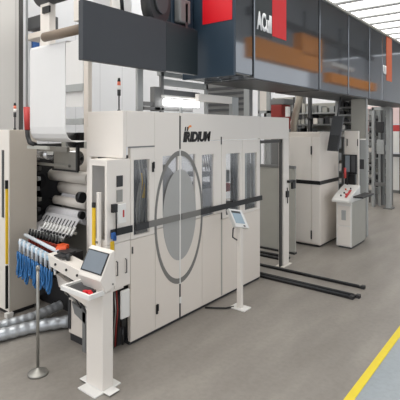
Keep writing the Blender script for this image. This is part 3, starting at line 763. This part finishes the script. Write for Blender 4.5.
DS = thing('operator_desk', 'white operator desk with sloped button panel and dark monitor at right', 'control desk', (-2.97, 8.4, 0))
B('body', DS, 'white', -3.125, -2.84, 8.02, 8.78, .03, .86, .008)
B('side_panel', DS, 'greige', -2.84, -2.832, 8.03, 8.78, .04, .85)
B('plinth', DS, 'dgrey', -3.09, -2.85, 8.04, 8.76, 0, .03)
B('front_door', DS, 'cream', -3.09, -2.86, 8.008, 8.02, .42, .78, .003)
B('front_door', DS, 'cream', -3.09, -2.86, 8.008, 8.02, .05, .40, .003)
B('nameplate', DS, 'lgrey', -3.02, -2.94, 8.0, 8.008, .52, .70)
dk = MB().prism_x([(7.88, .86), (7.88, .90), (8.05, .98), (8.5, 1.12), (8.5, .86)], -3.16, -2.84).build('sloped_top', 'white', DS, .006)
for i in range(7):
    y = 8.0+.05*i; x = -3.03+.025*((i*3) % 5)
    z = .98+(y-8.05)*.311 if y > 8.05 else .90+(y-7.88)*.47
    MB().cyl((x, y, z), (x, y, z+.03), .014, 10).build('button', ('black', 'red', 'black', 'redm', 'white', 'orange', 'charcoal')[i], dk)
MB().prism_x([(7.95, .95), (8.2, 1.05), (8.2, 1.06), (7.95, .96)], -2.94, -2.90).build('button_strip', 'redm', dk)
B('side_shelf', DS, 'charcoal', -2.84, -2.66, 8.1, 8.75, .93, .96, .004)
mo = B('monitor', DS, 'black', -3.20, -2.93, 8.55, 8.60, 1.32, 1.70, .006)
B('side_screen', mo, 'dgrey', -3.03, -2.95, 8.545, 8.55, 1.36, 1.68)
B('screen', mo, 'screen', -3.15, -3.06, 8.545, 8.55, 1.36, 1.68)
B('monitor_stand', DS, 'black', -3.15, -2.95, 8.52, 8.6, 1.12, 1.32, .004)
MB().cyl((-3.09, 8.5, 1.0), (-3.09, 8.5, 1.35), .02).build('handset', 'black', DS)
MB().cyl((-3.10, 8.4, 1.25), (-3.10, 8.4, 1.45), .022).build('handset', 'redm', DS)
TB = thing('wall_box', 'cream box with two dark slots above the operator desk monitor', 'cabinet', (-2.95, 8.7, 1.7))
B('body', TB, 'cream', -3.26, -2.975, 8.80, 8.86, 0, 2.16, .008)
for x in (-3.21, -3.0): B('slot', TB, 'black', x, x+.015, 8.79, 8.80, 1.86, 2.0)
TC = thing('grey_column', 'tall grey green equipment column behind the operator desk', 'column', (-2.9, 9.3, 0))
B('lower_cover', TC, 'lgrey', -3.21, -2.93, 9.1, 9.25, 0, 1.98, .01)
B('upper_cover', TC, 'greige', -3.24, -2.94, 9.12, 9.25, 2.0, 2.83, .01)
B('switch', TC, 'dgrey', -3.065, -2.965, 9.09, 9.1, 1.38, 1.58, .004)
B('edge_post', TC, 'lgrey', -2.93, -2.915, 9.1, 9.15, .0, 2.83)
FM = thing('folded_monitor', 'dark grey tilted hanging panel above the electrical cabinet', 'hanging panel', (-3.15, 8.0, 1.77))
slab(Vector((-3.30, 8.0, 1.79)), Vector((.07, .10, .66)), Vector((.20, .03, -.01)), Vector((.0, .05, 0)), 'panel', 'dgrey', FM, .004)
slab(Vector((-3.285, 7.998, 1.81)), Vector((.03, .043, .28)), Vector((.17, .025, -.008)), Vector((.0, -.004, 0)), 'lower_screen', 'charcoal', FM)
MB().cyl((-3.15, 8.12, 2.4), (-3.15, 8.3, 2.815), .015).build('arm', 'dgrey', FM)

# ------------------------------------------------------------- machinery behind
RM = thing('red_drive_unit', 'red machine housing with grey cap above the press doorway', 'drive unit', (-4.4, 8.1, 2.2))
B('housing', RM, 'brick', -4.56, -4.25, 8.0, 8.4, 2.2, 2.70, .02)
B('cap', RM, 'mgrey', -4.56, -4.2, 8.0, 8.4, 2.70, 2.82, .01)
B('pipe', RM, 'black', -4.66, -4.58, 8.0, 8.1, 2.2, 2.55)
B('stand', RM, 'mgrey', -4.56, -4.25, 8.0, 8.4, 0, 2.2)
B('lens', RM, 'white', -4.17, -4.11, 8.0, 8.1, 2.45, 2.65)
FR = thing('pipe_frame', 'light metal rectangular pipe frame standing behind the press roof', 'frame', (-4.2, 7.3, 0))
B('upright', FR, 'lgrey', -4.39, -4.35, 7.3, 7.35, 0, 3.1)
B('upright', FR, 'lgrey', -4.20, -4.13, 7.3, 7.35, 0, 3.1)
B('crossbar', FR, 'lgrey', -4.39, -4.13, 7.3, 7.35, 2.98, 3.05)
B('crossbar', FR, 'lgrey', -4.39, -4.13, 7.3, 7.35, 2.5, 2.55)
B('filler', FR, 'cream', -4.35, -4.2, 7.31, 7.34, 2.55, 2.95)
FX2 = MB().tube([(-4.12, 8.6, 3.0), (-4.16, 8.6, 2.8), (-4.22, 8.6, 2.6), (-4.28, 8.6, 2.3), (-4.30, 8.6, 2.0), (-4.30, 8.6, 0.05)], lambda u: .075*(1+.06*math.sin(u*60)), 14).build('flexible_duct', 'tan', None)
tag(FX2, 'tan crumpled vertical duct rising behind the electrical cabinet', 'duct')
BP = thing('black_pipe', 'straight black vertical pipe rising behind the electrical cabinet', 'pipe', (-3.9, 8.75, 0))
MB().cyl((-3.98, 8.75, 0), (-3.98, 8.75, 3.0), .045).build('pipe', 'black', BP)
MB().cyl((-3.98, 8.75, 2.4), (-3.98, 8.75, 2.46), .06).build('coupling', 'charcoal', BP)

def rack(x0, x1, y0, y1, z0, z1, label, nrow, mats, name='machine_rack'):
    t = thing(name, label, 'machine frame', ((x0+x1)/2, (y0+y1)/2, 0))
    for x in (x0, x1-.05):
        B('upright', t, 'lgrey', x, x+.05, y0, y0+.06, 0, z1, .004)
        B('upright', t, 'mgrey', x, x+.05, y1-.06, y1, 0, z1)
    B('back_panel', t, 'greige', x0+.05, x1-.05, y1-.02, y1-.005, z0, z1)
    dz = (z1-z0)/nrow
    for k in range(nrow):
        z = z0+dz*k
        B('shelf', t, 'lgrey' if k % 2 else 'mgrey', x0+.05, x1-.05, y0+.01, y1-.01, z, z+.03)
        xx = x0+.06
        while xx < x1-.08:
            wd = random.uniform(.05, .12)
            B('component', t, random.choice(mats), xx, min(xx+wd, x1-.06), y0+.02+random.uniform(0, .1), y1-.1, z+.03, z+.03+dz*random.uniform(.3, .85), .005)
            xx += wd+random.uniform(.01, .04)
    return t
rack(-4.62, -3.6, 9.3, 9.8, .2, 2.8, 'cluttered steel machine frame rising behind the electrical cabinet', 10, ['black', 'mgrey', 'lgrey', 'charcoal', 'cream', 'greige', 'lgrey'])
rack(-3.6, -3.22, 9.2, 9.6, 2.0, 2.8, 'steel frame of dark components under the hoods, left of the grey column', 5, ['black', 'charcoal', 'mgrey', 'white', 'charcoal'])
rack(-4.24, -4.02, 13.2, 13.5, .2, 2.8, 'narrow steel frame of black parts right of the grey column', 14, ['black', 'charcoal', 'lgrey', 'black', 'mgrey', 'cream'])
rack(-3.98, -3.79, 13.0, 13.3, .3, 2.8, 'second narrow steel frame with pale blocks, farther down the line', 12, ['black', 'charcoal', 'lgrey', 'mgrey', 'steel'])
rack(-3.80, -3.57, 13.3, 13.5, .3, 2.8, 'pale narrow machine frame just left of the gantry post at far right', 10, ['lgrey', 'white', 'black', 'steel', 'greige'])
rack(-5.6, -4.7, 9.6, 10.1, .2, 3.0, 'background machine frame seen through the press doorway', 7, ['mgrey', 'lgrey', 'cream', 'white', 'charcoal'])
FP = thing('support_gantry', 'light grey gantry posts standing at the far right end of the hoods', 'gantry', (-3.4, 12.4, 0))
B('post', FP, 'lgrey', -3.55, -3.44, 12.7, 12.9, 0, 2.82, .006)
B('post', FP, 'lgrey', -3.95, -3.88, 12.75, 12.85, 0, 2.82, .006)
B('crossbeam', FP, 'lgrey', -3.95, -3.44, 12.75, 12.85, 2.72, 2.82, .006)
B('crossbeam', FP, 'mgrey', -3.88, -3.55, 12.76, 12.84, .6, .7, .006)
B('hanging_box', FP, 'lgrey', -3.8, -3.6, 12.72, 12.8, 1.5, 1.9, .01)
B('hanging_box', FP, 'charcoal', -3.82, -3.62, 12.72, 12.8, 2.1, 2.4, .01)
B('foot_plate', FP, 'mgrey', -3.6, -3.38, 12.65, 12.95, 0, .03)
WC = thing('white_enclosure', 'white panelled enclosure with red top section at the far right edge', 'enclosure', (-5, 20, 0))
B('panel', WC, 'white', -5.5, -3.0, 16.0, 16.1, .1, 1.3, .01)
B('panel', WC, 'white', -5.5, -3.0, 16.0, 16.1, 1.4, 2.12, .01)
B('upper_panel', WC, 'white', -5.5, -3.0, 16.0, 16.1, 3.0, 3.6, .01)
B('red_panel', WC, 'redm', -5.5, -3.5, 16.0, 16.1, 2.12, 2.34, .01)
B('upper_band', WC, 'pink', -5.5, -3.0, 16.0, 16.1, 2.38, 3.0, .01)
for x in (-4.35, -4.0): B('post', WC, 'dgrey', x, x+.05, 15.9, 15.98, 0, 3.4)
B('rail', WC, 'dgrey', -4.6, -3.0, 15.85, 15.9, 1.25, 1.35)
B('base', WC, 'mgrey', -5.5, -3.0, 16.0, 16.1, 0, .1)

# ------------------------------------------------------------- camera, light, output look
cam = bpy.data.cameras.new('camera'); co = bpy.data.objects.new('camera', cam); COL.objects.link(co)
co.location = (0, 0, 2.2); co.rotation_euler = (PI/2, 0, math.atan2(350, 440))
cam.sensor_width = 36; cam.lens = 39.6; cam.shift_y = -.1775; cam.clip_end = 100
S.camera = co
w = bpy.data.worlds.new('world'); S.world = w; w.use_nodes = True
w.node_tree.nodes['Background'].inputs[0].default_value = (.93, .96, 1, 1)
w.node_tree.nodes['Background'].inputs[1].default_value = 1.0
S.view_settings.view_transform = 'Standard'; S.view_settings.look = 'None'
S.view_settings.gamma = 1; S.view_settings.exposure = .40
S.view_settings.use_curve_mapping = False
